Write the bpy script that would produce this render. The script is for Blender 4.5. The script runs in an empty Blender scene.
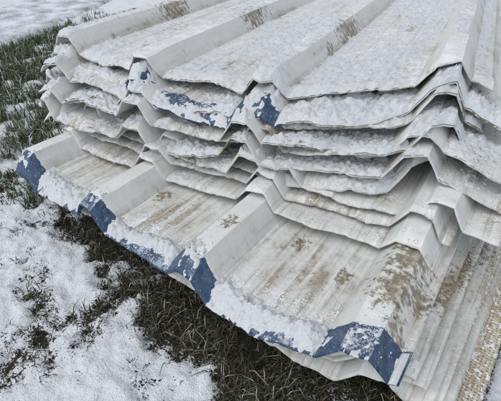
import bpy, math, numpy as np
rs=np.random.RandomState(7)
TB=rs.rand(256,256)
def vn(x,y,k=0):
    x=np.asarray(x,float)+k*17.31+500.0; y=np.asarray(y,float)+k*9.73+500.0
    xi=np.floor(x).astype(int); yi=np.floor(y).astype(int)
    fx=x-xi; fy=y-yi; fx=fx*fx*(3-2*fx); fy=fy*fy*(3-2*fy)
    a=TB[xi%256,yi%256]; b=TB[(xi+1)%256,yi%256]; c=TB[xi%256,(yi+1)%256]; d=TB[(xi+1)%256,(yi+1)%256]
    return (a*(1-fx)+b*fx)*(1-fy)+(c*(1-fx)+d*fx)*fy
def fbm(x,y,o=4,k=0):
    s=0;w=0;a=1.0
    x=np.asarray(x,float);y=np.asarray(y,float)
    for i in range(o):
        s=s+a*vn(x*2**i+i*3.7,y*2**i+i*5.1,k+i); w+=a; a*=.55
    return s/w
def kink(x,k,sp=.16):
    r=np.random.RandomState(100+k); g=np.cumsum(r.uniform(.5,1.6,40))*sp-3.0
    return np.interp(x,g,r.rand(40))
def sst(e0,e1,x):
    t=np.clip((x-e0)/(e1-e0),0,1); return t*t*(3-2*t)

# ---------------- materials ----------------
def newmat(name):
    m=bpy.data.materials.new(name); m.use_nodes=True
    nt=m.node_tree; b=nt.nodes['Principled BSDF']
    return m,nt,b
def noise(nt,vec,scale,detail=3,rough=.65):
    n=nt.nodes.new('ShaderNodeTexNoise'); n.inputs['Scale'].default_value=scale
    n.inputs['Detail'].default_value=detail; n.inputs['Roughness'].default_value=rough
    nt.links.new(vec,n.inputs['Vector']); return n.outputs['Fac']
def ramp(nt,fac,p0,p1):
    r=nt.nodes.new('ShaderNodeMapRange'); r.inputs[1].default_value=p0; r.inputs[2].default_value=p1
    nt.links.new(fac,r.inputs[0]); return r.outputs[0]
def mix(nt,fac,a,b):
    m=nt.nodes.new('ShaderNodeMix'); m.data_type='RGBA'
    for sock,v in ((m.inputs[0],fac),(m.inputs[6],a),(m.inputs[7],b)):
        if isinstance(v,bpy.types.NodeSocket): nt.links.new(v,sock)
        else: sock.default_value=v
    return m.outputs[2]
def math_(nt,op,a,b=None):
    m=nt.nodes.new('ShaderNodeMath'); m.operation=op
    for i,v in enumerate((a,b)):
        if v is None: continue
        if isinstance(v,bpy.types.NodeSocket): nt.links.new(v,m.inputs[i])
        else: m.inputs[i].default_value=v
    return m.outputs[0]
def vmul(nt,vec,s):
    m=nt.nodes.new('ShaderNodeMapping'); m.inputs['Scale'].default_value=s
    nt.links.new(vec,m.inputs['Vector']); return m.outputs['Vector']
def attr(nt,name):
    a=nt.nodes.new('ShaderNodeAttribute'); a.attribute_name=name; return a.outputs['Fac']
def bump(nt,b,h,s,d):
    bp=nt.nodes.new('ShaderNodeBump'); bp.inputs['Strength'].default_value=s; bp.inputs['Distance'].default_value=d
    nt.links.new(h,bp.inputs['Height']); nt.links.new(bp.outputs['Normal'],b.inputs['Normal'])

def sheet_mat(name,white=(.60,.61,.59,1),grime=.5,dust=.5,seed=0.0):
    m,nt,b=newmat(name)
    uv=nt.nodes.new('ShaderNodeUVMap').outputs['UV']
    off=nt.nodes.new('ShaderNodeMapping'); off.inputs['Location'].default_value=(seed*3.1,seed*7.7,seed)
    nt.links.new(uv,off.inputs['Vector']); v=off.outputs['Vector']
    st=noise(nt,vmul(nt,v,(30,1.8,1)),1,3,.65)
    big=noise(nt,v,4.0,4,.7)
    fine=noise(nt,v,42,3,.75)
    gr=noise(nt,v,150,2,.7)
    pan=attr(nt,'pan')
    g=math_(nt,'ADD',math_(nt,'MULTIPLY',ramp(nt,st,.36,.66),ramp(nt,big,.36,.60)),math_(nt,'MULTIPLY',ramp(nt,fine,.38,.66),.30))
    g=math_(nt,'MULTIPLY',g,math_(nt,'ADD',math_(nt,'MULTIPLY',pan,.7),.3))
    dirtc=mix(nt,ramp(nt,big,.48,.62),(.34,.325,.28,1),(.27,.215,.15,1))
    col=mix(nt,math_(nt,'MINIMUM',math_(nt,'MULTIPLY',g,grime*1.5),.9),white,dirtc)
    ln=noise(nt,vmul(nt,v,(85,2.2,1)),1,1,.5)
    col=mix(nt,math_(nt,'MULTIPLY',math_(nt,'MULTIPLY',ramp(nt,ln,.60,.70),pan),.38),col,(.22,.19,.15,1))
    spk=math_(nt,'MULTIPLY',ramp(nt,fine,.58,.66),ramp(nt,big,.50,.62))
    col=mix(nt,math_(nt,'MULTIPLY',spk,.8),col,(.11,.085,.06,1))
    col=mix(nt,math_(nt,'MULTIPLY',ramp(nt,gr,.68,.72),.65),col,(.07,.055,.04,1))
    sc=mix(nt,ramp(nt,fine,.42,.58),(.30,.26,.14,1),(.10,.07,.04,1))
    sf=math_(nt,'MULTIPLY',ramp(nt,math_(nt,'ADD',attr(nt,'stain'),math_(nt,'MULTIPLY',math_(nt,'SUBTRACT',fine,.5),2.2)),.42,.70),.8)
    col=mix(nt,sf,col,sc)
    bf=ramp(nt,math_(nt,'ADD',attr(nt,'blue'),math_(nt,'MULTIPLY',math_(nt,'SUBTRACT',fine,.5),1.2)),.44,.54)
    bc=mix(nt,ramp(nt,fine,.40,.66),(.016,.045,.105,1),(.055,.10,.165,1))
    bc=mix(nt,ramp(nt,gr,.62,.67),bc,(.30,.34,.38,1))
    col=mix(nt,bf,col,bc)
    geo=nt.nodes.new('ShaderNodeNewGeometry'); sep=nt.nodes.new('ShaderNodeSeparateXYZ')
    nt.links.new(geo.outputs['Normal'],sep.inputs[0])
    up=ramp(nt,sep.outputs['Z'],.55,.97)
    patch=noise(nt,v,16,3,.75)
    th=math_(nt,'ADD',math_(nt,'ADD',gr,math_(nt,'MULTIPLY',patch,.8)),math_(nt,'ADD',math_(nt,'MULTIPLY',big,.3),math_(nt,'MULTIPLY',attr(nt,'dust'),.35)))
    sm=ramp(nt,th,1.25-.1*dust,1.36-.1*dust)
    sm=math_(nt,'MULTIPLY',math_(nt,'MULTIPLY',sm,up),.88)
    sm=math_(nt,'MULTIPLY',sm,math_(nt,'SUBTRACT',1.0,math_(nt,'MULTIPLY',bf,.4)))
    col=mix(nt,sm,col,(.80,.83,.86,1))
    nt.links.new(col,b.inputs['Base Color'])
    b.inputs['Roughness'].default_value=.5
    b.inputs['Specular IOR Level'].default_value=.45
    bump(nt,b,fine,.35,.006)
    return m

def snow_mat():
    m,nt,b=newmat('snow')
    tc=nt.nodes.new('ShaderNodeTexCoord').outputs['Object']
    n1=noise(nt,tc,110,4,.85)
    nt.links.new(mix(nt,ramp(nt,n1,.33,.60),(.76,.81,.86,1),(.93,.945,.965,1)),b.inputs['Base Color']); b.inputs['Roughness'].default_value=.85
    b.inputs['Specular IOR Level'].default_value=.2
    bump(nt,b,n1,.9,.012)
    return m
SNOW=snow_mat()

def ground_mat():
    m,nt,b=newmat('snowy_soil')
    tc=nt.nodes.new('ShaderNodeTexCoord').outputs['Object']
    n1=noise(nt,tc,22,4,.75); n2=noise(nt,tc,110,3,.75)
    f=math_(nt,'ADD',attr(nt,'snow'),math_(nt,'ADD',math_(nt,'MULTIPLY',math_(nt,'SUBTRACT',n1,.5),2.2),math_(nt,'MULTIPLY',math_(nt,'SUBTRACT',n2,.5),2.2)))
    f=ramp(nt,f,.38,.54)
    soil=mix(nt,ramp(nt,n1,.35,.65),(.018,.017,.012,1),(.065,.053,.036,1))
    sn=mix(nt,ramp(nt,n2,.3,.7),(.73,.78,.84,1),(.91,.93,.96,1))
    nt.links.new(mix(nt,f,soil,sn),b.inputs['Base Color']); b.inputs['Roughness'].default_value=.9
    b.inputs['Specular IOR Level'].default_value=.2
    bump(nt,b,math_(nt,'ADD',n1,math_(nt,'MULTIPLY',n2,.7)),.9,.02)
    return m

def mesh_obj(name,V,F,mat,parent=None,smooth=True,attrs=None,uv=None,sharp=None):
    me=bpy.data.meshes.new(name)
    me.from_pydata(V.tolist() if hasattr(V,'tolist') else V,[],F.tolist() if hasattr(F,'tolist') else F)
    if attrs:
        for k,a in attrs.items():
            t=me.attributes.new(k,'FLOAT','POINT'); t.data.foreach_set('value',np.asarray(a,dtype=np.float32).ravel())
    if uv is not None:
        ul=me.uv_layers.new(name='UVMap')
        li=np.empty(len(me.loops),dtype=np.int32); me.loops.foreach_get('vertex_index',li)
        ul.data.foreach_set('uv',uv[li].astype(np.float32).ravel())
    me.polygons.foreach_set('use_smooth',[smooth]*len(me.polygons))
    if sharp: me.set_sharp_from_angle(angle=math.radians(sharp))
    me.materials.append(mat); me.update()
    o=bpy.data.objects.new(name,me); bpy.context.scene.collection.objects.link(o)
    if parent: o.parent=parent
    return o
def gridfaces(ni,nj):
    i,j=np.meshgrid(np.arange(ni-1),np.arange(nj-1),indexing='ij')
    a=i*nj+j
    return np.stack([a,a+nj,a+nj+1,a+1],-1).reshape(-1,4)

# ---------------- sheets ----------------
class Sheet:
    def __init__(s,org,rot,s0,s1,ribs,front,z0,length=4.6,lip=(.0,.06),warp=.012,fw=.02,seed=0,h=.09,tw=.085,bw=.20,tilt=0.0,rise=0.0,jag=.012,zc=None,zf=None):
        s.__dict__.update(locals())
        s.fs=[p[0] for p in front]; s.ft=[p[1] for p in front]
        s.c=math.cos(math.radians(rot)); s.sn=math.sin(math.radians(rot))
    def prof(s,x):
        z=np.zeros_like(x)
        for c in s.ribs:
            d=np.abs(x-c); z=np.maximum(z,s.h*np.clip((s.bw/2-d)/(s.bw/2-s.tw/2),0,1))
        for a,b in zip(s.ribs[:-1],s.ribs[1:]):
            for f in (.36,.64):
                d=np.abs(x-(a+(b-a)*f)); z=np.maximum(z,.0045*np.clip((.014-d)/.008,0,1))
        return z
    def fr(s,x):
        return np.interp(x,s.fs,s.ft)+s.jag*1.6*(kink(x,s.seed,.22)-.5)+s.jag*.45*(fbm(x*30,x*0+s.seed,2,s.seed+3)-.5)
    def z(s,x,u):
        t=s.fr(x)+u
        dent=1-.45*sst(.5,.75,fbm(x*2.5,t*4,2,s.seed+11))*np.exp(-u/.10)
        z=s.z0+s.prof(x)*dent+s.tilt*x+s.rise*t
        if s.zc: z=z+np.interp(x,[p[0] for p in s.zc],[p[1] for p in s.zc])
        if s.zf: z=z+np.interp(x,[p[0] for p in s.zf],[p[1] for p in s.zf])*np.exp(-u/.22)
        z=z+s.warp*2*(fbm(x*1.3,t*.9,3,s.seed)-.5)
        z=z+s.fw*1.3*(kink(x,s.seed+5,.24)-.5)*np.exp(-u/.20)
        z=z+s.fw*.60*(kink(x,s.seed+6,.07)-.5)*np.exp(-u/.05)
        z=z+.0035*(fbm(x*10,t*5,2,s.seed+8)-.5)
        d,l=s.lip
        if d>0: z=z-d*(.3+1.2*kink(x,s.seed+9,.3))*np.clip(1-u/l,0,1)**1.5
        return z
    def world(s,x,u):
        t=s.fr(x)+u
        return s.org[0]+s.c*x-s.sn*t, s.org[1]+s.sn*x+s.c*t, s.z(x,u)
    def build(s,mat,stains=(),blue=None,dust=0.0,dustfn=None):
        xs=set(np.arange(s.s0,s.s1,.02).round(4).tolist()+[s.s1])
        for c in s.ribs:
            for d in (-s.bw/2,-s.bw/2+.008,-s.tw/2-.005,-s.tw/2,s.tw/2,s.tw/2+.005,s.bw/2-.008,s.bw/2):
                if s.s0<c+d<s.s1: xs.add(round(c+d,4))
        for a,b in zip(s.ribs[:-1],s.ribs[1:]):
            for f in (.36,.64):
                for d in (-.014,-.006,.006,.014): xs.add(round(a+(b-a)*f+d,4))
        xs=np.array(sorted(xs)); keep=np.r_[True,np.diff(xs)>.003]; xs=xs[keep]
        us=np.r_[np.arange(0,.16,.010),np.arange(.16,.6,.025),np.arange(.6,1.6,.05),np.arange(1.6,s.length,.12)]
        X,U=np.meshgrid(xs,us,indexing='ij')
        wx,wy,wz=s.world(X,U)
        V=np.stack([wx,wy,wz],-1).reshape(-1,3); F=gridfaces(len(xs),len(us))
        T=s.fr(X)+U
        st=np.zeros_like(X)
        for (a,b,r) in stains: st=np.maximum(st,np.clip(1-np.hypot((X-a),(T-b)*.6)/r,0,1))
        bl=np.zeros_like(X) if blue is None else blue(X,U)
        pan=1-np.clip(s.prof(X)/.05,0,1)
        du=np.full_like(X,dust) if dustfn is None else dustfn(X,U)
        o=mesh_obj('metal_roofing_sheet',V,F,mat,attrs=dict(stain=st.ravel(),blue=bl.ravel(),pan=pan.ravel(),dust=du.ravel()),uv=np.stack([X,T],-1).reshape(-1,2),sharp=16)
        md=o.modifiers.new('thickness','SOLIDIFY'); md.thickness=.0055; md.offset=-1
        s.obj=o; return o
    def snow(s,T,x0,x1,u0,u1,du=.007,dx=.007,H=.03,hf=1.0):
        xs=np.arange(x0,x1,dx); us=np.arange(u0,u1,du)
        X,U=np.meshgrid(xs,us,indexing='ij')
        slope=np.abs(s.prof(X+.006)-s.prof(X-.006))/.012
        f=T(X,U)-.55*np.clip(slope-.15,0,1.2)
        f=f+hf*(.6*(fbm(X*22,U*22,3,s.seed+2)-.5)+1.0*(fbm(X*80,U*80,2,s.seed+4)-.5))
        th=H*f*(.4+1.2*fbm(X*34,U*34,2,s.seed+12))
        th=np.clip(th,-.004,H*1.2)
        edge=np.minimum(X-x0,x1-X)
        th=np.minimum(th,edge-.002)
        th=np.minimum(th,.006+np.sqrt(np.clip(U-u0,0,1))*.18)
        wx,wy,wz=s.world(X,U)
        wz=wz+np.maximum(th,-.004)+.0005
        V=np.stack([wx,wy,wz],-1).reshape(-1,3); F=gridfaces(len(xs),len(us))
        tf=th.ravel()[F].max(1)>0; F=F[tf]
        if len(F)==0: return
        used=np.unique(F); mp=-np.ones(len(V),int); mp[used]=np.arange(len(used))
        return mesh_obj('snow_cover',V[used],mp[F],SNOW,parent=s.obj)

MA=sheet_mat('white_painted_steel',white=(.69,.70,.68,1),seed=0,grime=.66,dust=.4)
MB=sheet_mat('weathered_painted_steel',white=(.66,.67,.655,1),seed=3,grime=.70,dust=.55)
MC=sheet_mat('top_painted_steel',white=(.67,.68,.67,1),seed=5,grime=.68,dust=.7)

# lower pack (axes = world)
LR=[-1.945,-1.345,-.755,-.115]
def lowfront(o): return [(-2.05,.665+o),(-1.3,.635+o),(-.78,.625+o),(-.42,.605+o),(-.12,.68+o),(.05,.745+o),(.3,.80+o)]
L=[]
bluef=lambda X,U: sst(.100,.070,U+.05*(kink(X,41,.1)-.5))
for i in range(6):
    r=[c+.012*i for c in LR]
    off=[0,.03,.06,.05,.09,.11][i]
    sh=Sheet((0,0),[0,-.6,-1.2,-2.2,-3,-3.4][i],-2.03+.01*i,.025+[0,.03,.06,.10,.12,.16][i],r,lowfront(off),-.095-.046*i,lip=((.055,.09) if i==0 else (.02,.05)),fw=[.018,.030,.040,.036,.036,.036][i],warp=.006,seed=i+1,bw=.21 if i else .22,h=.095,jag=.012 if i==0 else .03)
    st=[(-.10,1.13,.14),(-.10,.96,.12),(-.02,1.02,.08),(-.04,.82,.06),(-.75,.9,.05),(-1.2,.95,.06),(-.5,1.05,.05),(-.28,.98,.05)] if i==0 else [( .03,1.0+.2*i,.14)]
    sh.build(MA if i==0 else MB,stains=st,blue=bluef if i==0 else None,
       dustfn=(lambda X,U: .7*sst(.34,.06,U)-.2) if i==0 else None,dust=.1)
    L.append(sh)
def lowsnow(X,U):
    cen=.062+.045*(kink(X,9,.15)-.5); wd=.026+.038*kink(X,13,.10)
    band=np.exp(-((U-cen)/wd)**2)
    ribcut=np.ones_like(X)
    for c in LR: ribcut*=1-.74*np.exp(-((X-c-.0)/.095)**2)
    return band*1.15*ribcut-.46+.14*np.exp(-U/.2)
L[0].snow(lowsnow,-2.01,.02,0,.34,du=.006,dx=.006,H=.036)
L[1].snow(lambda X,U:.0+0*X,-1.9,.06,0,.05,du=.008,dx=.008,H=.02)

for k,(o,zz,e) in enumerate([(0.0,-.045,0),(.07,-.005,.05),(.10,.035,.16)]):
    sh=Sheet((0,0),[1,2,.5][k],-1.93-.03*k,-.0+e,[c+.01+.02*k for c in LR],[(-1.9,1.02+o),(-1.3,1.04+o),(-.7,1.12+o),(-.1,1.17+o*1.6)],zz,lip=(.012,.03),warp=.005,fw=.022,seed=21+k,length=4,jag=.03)
    sh.build([MA,MB,MA][k],dust=.25)
    sh.snow(lambda X,U:-.08-U*1.5+.8*(fbm(X*5,U*5,2,61)-.5),-1.85,-.02,0,.14,H=.02)

# upper stack
UR=[-1.17,-.52,.11,.80]
org=(-.98,1.10)
zs=[.075,.105,.168,.200,.260,.300,.356]
fronts=[
 [(-1.35,.02),(-1.1,.07),(-.5,.0),(.1,.02),(.5,.10),(.68,.13),(.85,.30),(1.2,.42)],
 [(-1.35,.08),(-1.1,.0),(-.5,.05),(.1,.03),(.5,.13),(.68,.15),(.85,.26),(1.2,.30)],
 [(-1.35,.05),(-.9,.10),(-.5,.01),(.1,.07),(.5,.155),(.68,.19),(.85,.36),(1.2,.5)],
 [(-1.35,.16),(-1.0,.08),(-.5,.10),(.1,.05),(.5,.17),(.68,.22),(.85,.32),(1.2,.38)],
 [(-1.35,.14),(-.9,.19),(-.5,.07),(.1,.13),(.5,.20),(.68,.26),(.85,.45),(1.2,.6)],
 [(-1.35,.24),(-1.0,.18),(-.5,.12),(-.2,.09),(.1,.11),(.5,.23),(.68,.32),(.85,.50),(1.2,.62)],
 [(-1.35,.30),(-.95,.33),(-.5,.20),(-.2,.22),(.1,.20),(.3,.30),(.5,.38),(.68,.50),(.9,.64),(1.2,.7)]]
Us=[]
for i in range(7):
    r=[c+[.03,-.02,.055,-.03,.04,.0,.0][i] for c in UR]
    blue=None
    if i==5: blue=lambda X,U: sst(.100,.072,U+.05*(kink(X,44,.1)-.5))*sst(-.67,-.63,X)*sst(.28,.24,X)
    zc=[(-1.35,[-.06,-.035,-.045,-.03,-.03,-.035,0][i]),(-.9,0),(.22,0),(.8,.04),(.92,.03),(1.25,-.06-.012*i)]
    zf=[(-1.3,[-.01,.016,-.022,.022,-.014,.012,.03][i]),(-.9,[0,-.018,.006,-.016,.016,-.024,.008][i]),(-.5,[.01,-.01,.018,0,-.014,.014,.0][i]),(-.15,[.002,-.018,.006,-.018,.020,-.028,.024][i]),(.12,0),(.35,[-.03,-.012,-.014,.008,-.006,.008,.024][i]),(.6,[-.016,-.022,.008,-.016,.010,-.008,.024][i]),(.85,[.0,-.01,.016,.004,.026,.018,.055][i])]
    sh=Sheet(org,8+[1.4,-1.7,1.3,-1.4,2.0,-.6,0][i],-1.29+[.06,-.06,.13,-.04,.10,-.02,.02][i],.98+[.16,.24,.10,.20,.05,.14,.02][i],r,fronts[i],zs[i],
        lip=((.040,.07) if i==5 else (.025,.06)),fw=[.038,.044,.038,.046,.040,.034,.038][i],warp=.007,seed=31+i,jag=.05,zc=zc,zf=zf,bw=.21)
    st=[(.15,1.27,.21),(-.50,1.27,.19),(-1.12,1.24,.18),(.2,.9,.06),(-.8,.6,.08),(-.9,1.0,.11),(.5,1.6,.12),(-.2,.45,.08),(.35,.6,.05)] if i==6 else [(-.2+.2*i,.1,.14),(1.0,.5,.12)]
    sh.build(MC if i==6 else MB,stains=st,blue=blue,dust=.3,dustfn=(lambda X,U:.1+.6*fbm(X*2,U*2,3,4)) if i==6 else None)
    Us.append(sh)
def stepsnow(amp,seed):
    def f(X,U):
        return amp+1.4*(fbm(X*3,U*4,2,seed)-.5)+.8*(fbm(X*10,U*10,2,seed+7)-.5)+.25*sst(.1,.5,X)
    return f
for i in range(6):
    a=[.0,-.02,.06,.04,.06,.14][i]
    Us[i].snow(stepsnow(a,50+i),Us[i].s0+.01,Us[i].s1-.01,0.0,.26,H=.034)
def topsnow(X,U):
    pan=1-np.clip(Us[6].prof(X)/.05,0,1)
    return -.38+1.8*(fbm(X*8,U*2.6,3,77)-.5)+1.2*(fbm(X*1.7,U*.9,2,70)-.5)+.12*pan+.28*sst(.8,2.4,U)+.22*sst(.14,.0,U)+.17*sst(.1,.4,X)
Us[6].snow(topsnow,-1.25,.98,0.0,4.3,du=.011,dx=.008,H=.015,hf=1.5)

def tan_strip():
    m,nt,b=newmat('tan_perforated_steel')
    uv=nt.nodes.new('ShaderNodeUVMap').outputs['UV']
    vo=nt.nodes.new('ShaderNodeTexVoronoi'); vo.inputs['Scale'].default_value=75; vo.inputs['Randomness'].default_value=.15
    nt.links.new(uv,vo.inputs['Vector'])
    hole=ramp(nt,vo.outputs['Distance'],.22,.36)
    n=noise(nt,uv,14,5,.75)
    c=mix(nt,ramp(nt,n,.4,.62),(.54,.51,.42,1),(.36,.30,.20,1))
    c=mix(nt,hole,(.20,.17,.12,1),c)
    c=mix(nt,ramp(nt,noise(nt,uv,50,3,.8),.52,.60),c,(.78,.81,.85,1))
    nt.links.new(c,b.inputs['Base Color']); b.inputs['Roughness'].default_value=.6
    sh=Sheet((0,0),-3.5,-.2,.215,[.05],[(-.2,.80),(.3,.90)],-.322,lip=(.01,.03),warp=.008,fw=.016,seed=60,h=.06)
    sh.build(m)
    sh.obj.name='perforated_metal_strip'
tan_strip()

# ---------------- ground ----------------
GZ=-.43
xs=np.r_[[-200,-120,-60,-30,-18,-12],np.arange(-9,-3,.05),np.arange(-3,1.2,.012),np.arange(1.2,4,.06),[6,10,20,50,110,200]]
ys=np.r_[[-200,-100,-40,-15,-6,-3],np.arange(-1,0,.04),np.arange(0,1.6,.012),np.arange(1.6,8,.06),[10,14,25,60,120,200]]
X,Y=np.meshgrid(xs,ys,indexing='ij')
def snowmask(X,Y):
    s=.64+1.4*(fbm(X*2.2,Y*2.2,4,90)-.45)+1.9*(fbm(X*8,Y*8,3,95)-.5)
    s+=.28*sst(.45,.1,Y)*sst(-2.0,-1.0,X)
    under=sst(.50,.82,Y+.30*(fbm(X*5,Y*5,3,91)-.5)+.06*sst(-1.6,-.4,X))*sst(-2.1,-1.6,X)*sst(.34,.22,X-.09*(Y-.9))
    s-=.88*under
    gr=sst(-2.0,-2.5,X)*sst(.8,1.3,Y)*sst(-6.2,-5.6,X)
    s-=.40*gr
    s+=.5*sst(.2,.35,X)
    s+=.5*sst(-5.6,-6.3,X)
    return s
SM=snowmask(X,Y)
near=sst(30,9,np.hypot(X,Y))
Z=GZ+near*(.05*(fbm(X*1.5,Y*1.5,3,80)-.5)+.045*(fbm(X*9,Y*9,4,81)-.5)+.022*sst(.3,.8,SM+.8*(fbm(X*20,Y*20,2,86)-.5))+.026*(fbm(X*36,Y*36,2,83)-.5))
V=np.stack([X,Y,Z],-1).reshape(-1,3)
ground=mesh_obj('ground',V,gridfaces(len(xs),len(ys)),ground_mat(),attrs=dict(snow=SM.ravel()))
def gz(x,y):
    S=snowmask(x,y)
    return GZ+(.05*(fbm(x*1.5,y*1.5,3,80)-.5)+.045*(fbm(x*9,y*9,4,81)-.5)+.022*sst(.3,.8,S))

def strip(name,p0,d,w0,w1,length,z,mat):
    dx,dy=d; nx,ny=-dy,dx
    n=160; m=24
    T=np.linspace(-6,length,n); W=np.linspace(w0,w1,m)
    A,B=np.meshgrid(T,W,indexing='ij')
    x=p0[0]+dx*A+nx*B; y=p0[1]+dy*A+ny*B
    e=np.minimum(B-w0,w1-B)
    zz=z+.02*(fbm(x*3,y*3,3,5)-.5)-.10*sst(.10,.0,e-.12*fbm(x*5,y*5,2,8)+.04)
    return mesh_obj(name,np.stack([x,y,zz],-1).reshape(-1,3),gridfaces(n,m),mat)
def dusted(name,c0,c1,lo,hi,sc1=3):
    m,nt,b=newmat(name)
    tc=nt.nodes.new('ShaderNodeTexCoord').outputs['Object']
    n=noise(nt,tc,sc1,5,.7); n2=noise(nt,tc,40,3,.7)
    f=ramp(nt,math_(nt,'ADD',n,math_(nt,'MULTIPLY',n2,.5)),lo,hi)
    nt.links.new(mix(nt,f,c0,c1),b.inputs['Base Color']); b.inputs['Roughness'].default_value=.8
    return m
strip('footpath',(-5.6,2.5),(-.417,.909),-.05,1.7,12,GZ+.055,dusted('snow_dusted_asphalt',(.16,.16,.17,1),(.70,.74,.79,1),.53,.86))

# ---------------- grass ----------------
def grass(name,P,hmin,hmax,wid,cols,lean=.8,seed=1):
    r=np.random.RandomState(seed); n=len(P)
    h=r.uniform(hmin,hmax,n)*r.uniform(.5,1,n); a=r.uniform(0,2*np.pi,n); ln=r.uniform(.2,1,n)*lean*h
    w=wid*r.uniform(.6,1.3,n); b=a+np.pi/2+r.uniform(-.5,.5,n)
    px,py=P[:,0],P[:,1]; pz=gz(px,py)-.01
    dx,dy=np.cos(a),np.sin(a); ex,ey=np.cos(b)*w/2,np.sin(b)*w/2
    V=np.empty((n,5,3))
    V[:,0]=np.stack([px-ex,py-ey,pz],-1); V[:,1]=np.stack([px+ex,py+ey,pz],-1)
    mx,my,mz=px+dx*ln*.35,py+dy*ln*.35,pz+h*.62
    V[:,2]=np.stack([mx+ex*.8,my+ey*.8,mz],-1); V[:,3]=np.stack([mx-ex*.8,my-ey*.8,mz],-1)
    V[:,4]=np.stack([px+dx*ln,py+dy*ln,pz+h*np.clip(1.05-ln/h*.45,.3,1)],-1)
    base=np.arange(n)*5
    F=[]
    for k in base.tolist():
        F.append((k,k+1,k+2,k+3)); F.append((k+3,k+2,k+4))
    m,nt,bs=newmat(name+'_blades')
    rp=nt.nodes.new('ShaderNodeValToRGB'); rp.color_ramp.interpolation='CONSTANT'
    rp.color_ramp.elements[0].color=cols[0]; rp.color_ramp.elements[1].color=cols[-1]; rp.color_ramp.elements[1].position=.88
    for i,c in enumerate(cols[1:-1]):
        e=rp.color_ramp.elements.new((i+1)/(len(cols)-1)*.88); e.color=c
    nt.links.new(attr(nt,'rnd'),rp.inputs['Fac']); nt.links.new(rp.outputs['Color'],bs.inputs['Base Color'])
    bs.inputs['Roughness'].default_value=.6
    return mesh_obj(name,V.reshape(-1,3),F,m,smooth=False,attrs=dict(rnd=np.repeat(r.rand(n),5)))
r=np.random.RandomState(3)
def scatter(n,x0,x1,y0,y1,fn):
    P=np.stack([r.uniform(x0,x1,n),r.uniform(y0,y1,n)],-1)
    return P[r.rand(n)<fn(P[:,0],P[:,1])]
P=scatter(90000,-6.3,-2.05,.6,4.2,lambda x,y: sst(1.0,.35,snowmask(x,y))*(x>-5.5-.46*(y-2.5))*(.10+.90*sst(.42,.54,fbm(x*4,y*4,3,12))))
grass('grass',P,.06,.19,.008,[(.035,.06,.022,1),(.06,.10,.038,1),(.085,.135,.055,1),(.14,.14,.08,1),(.62,.65,.68,1)],lean=.95,seed=2)
P=scatter(32000,-2.4,.35,.25,1.0,lambda x,y: sst(.55,.05,snowmask(x,y))*(.15+.85*sst(.45,.6,fbm(x*7,y*7,3,15))))
grass('dry_grass',P,.02,.10,.005,[(.022,.024,.012,1),(.05,.045,.024,1),(.095,.08,.05,1),(.045,.065,.028,1),(.34,.32,.27,1)],lean=1.7,seed=5)
P=scatter(30000,-3.5,.6,-.3,.9,lambda x,y: sst(.95,.40,snowmask(x,y))*.6)
grass('sparse_grass',P,.015,.06,.004,[(.02,.025,.01,1),(.05,.045,.03,1),(.045,.065,.025,1),(.15,.13,.09,1)],lean=1.8,seed=6)

# ---------------- light, camera ----------------
w=bpy.data.worlds.new('World'); bpy.context.scene.world=w; w.use_nodes=True
nt=w.node_tree; bg=nt.nodes['Background']
sky=nt.nodes.new('ShaderNodeTexSky'); sky.sky_type='NISHITA'; sky.sun_disc=False
el,az=60,200
sky.sun_elevation=math.radians(el); sky.sun_rotation=math.radians(az)
hs=nt.nodes.new('ShaderNodeHueSaturation'); hs.inputs['Saturation'].default_value=.30
nt.links.new(sky.outputs[0],hs.inputs['Color']); nt.links.new(hs.outputs[0],bg.inputs[0]); bg.inputs[1].default_value=.15
sun=bpy.data.lights.new('sun','SUN'); sun.energy=1.5; sun.angle=math.radians(75); sun.color=(1,.99,.97)
so=bpy.data.objects.new('sun',sun); bpy.context.scene.collection.objects.link(so)
so.rotation_euler=(math.radians(90-el),0,math.radians(180-az))
cam=bpy.data.cameras.new('camera'); co=bpy.data.objects.new('camera',cam); bpy.context.scene.collection.objects.link(co)
cam.lens=27.6; cam.sensor_width=36; cam.clip_start=.02; cam.clip_end=1000
co.location=(0,0,1); co.rotation_euler=(math.radians(52.6),0,math.radians(35.7))
bpy.context.scene.camera=co
sc=bpy.context.scene; sc.view_settings.view_transform='Standard'; sc.view_settings.look='None'; sc.view_settings.exposure=0
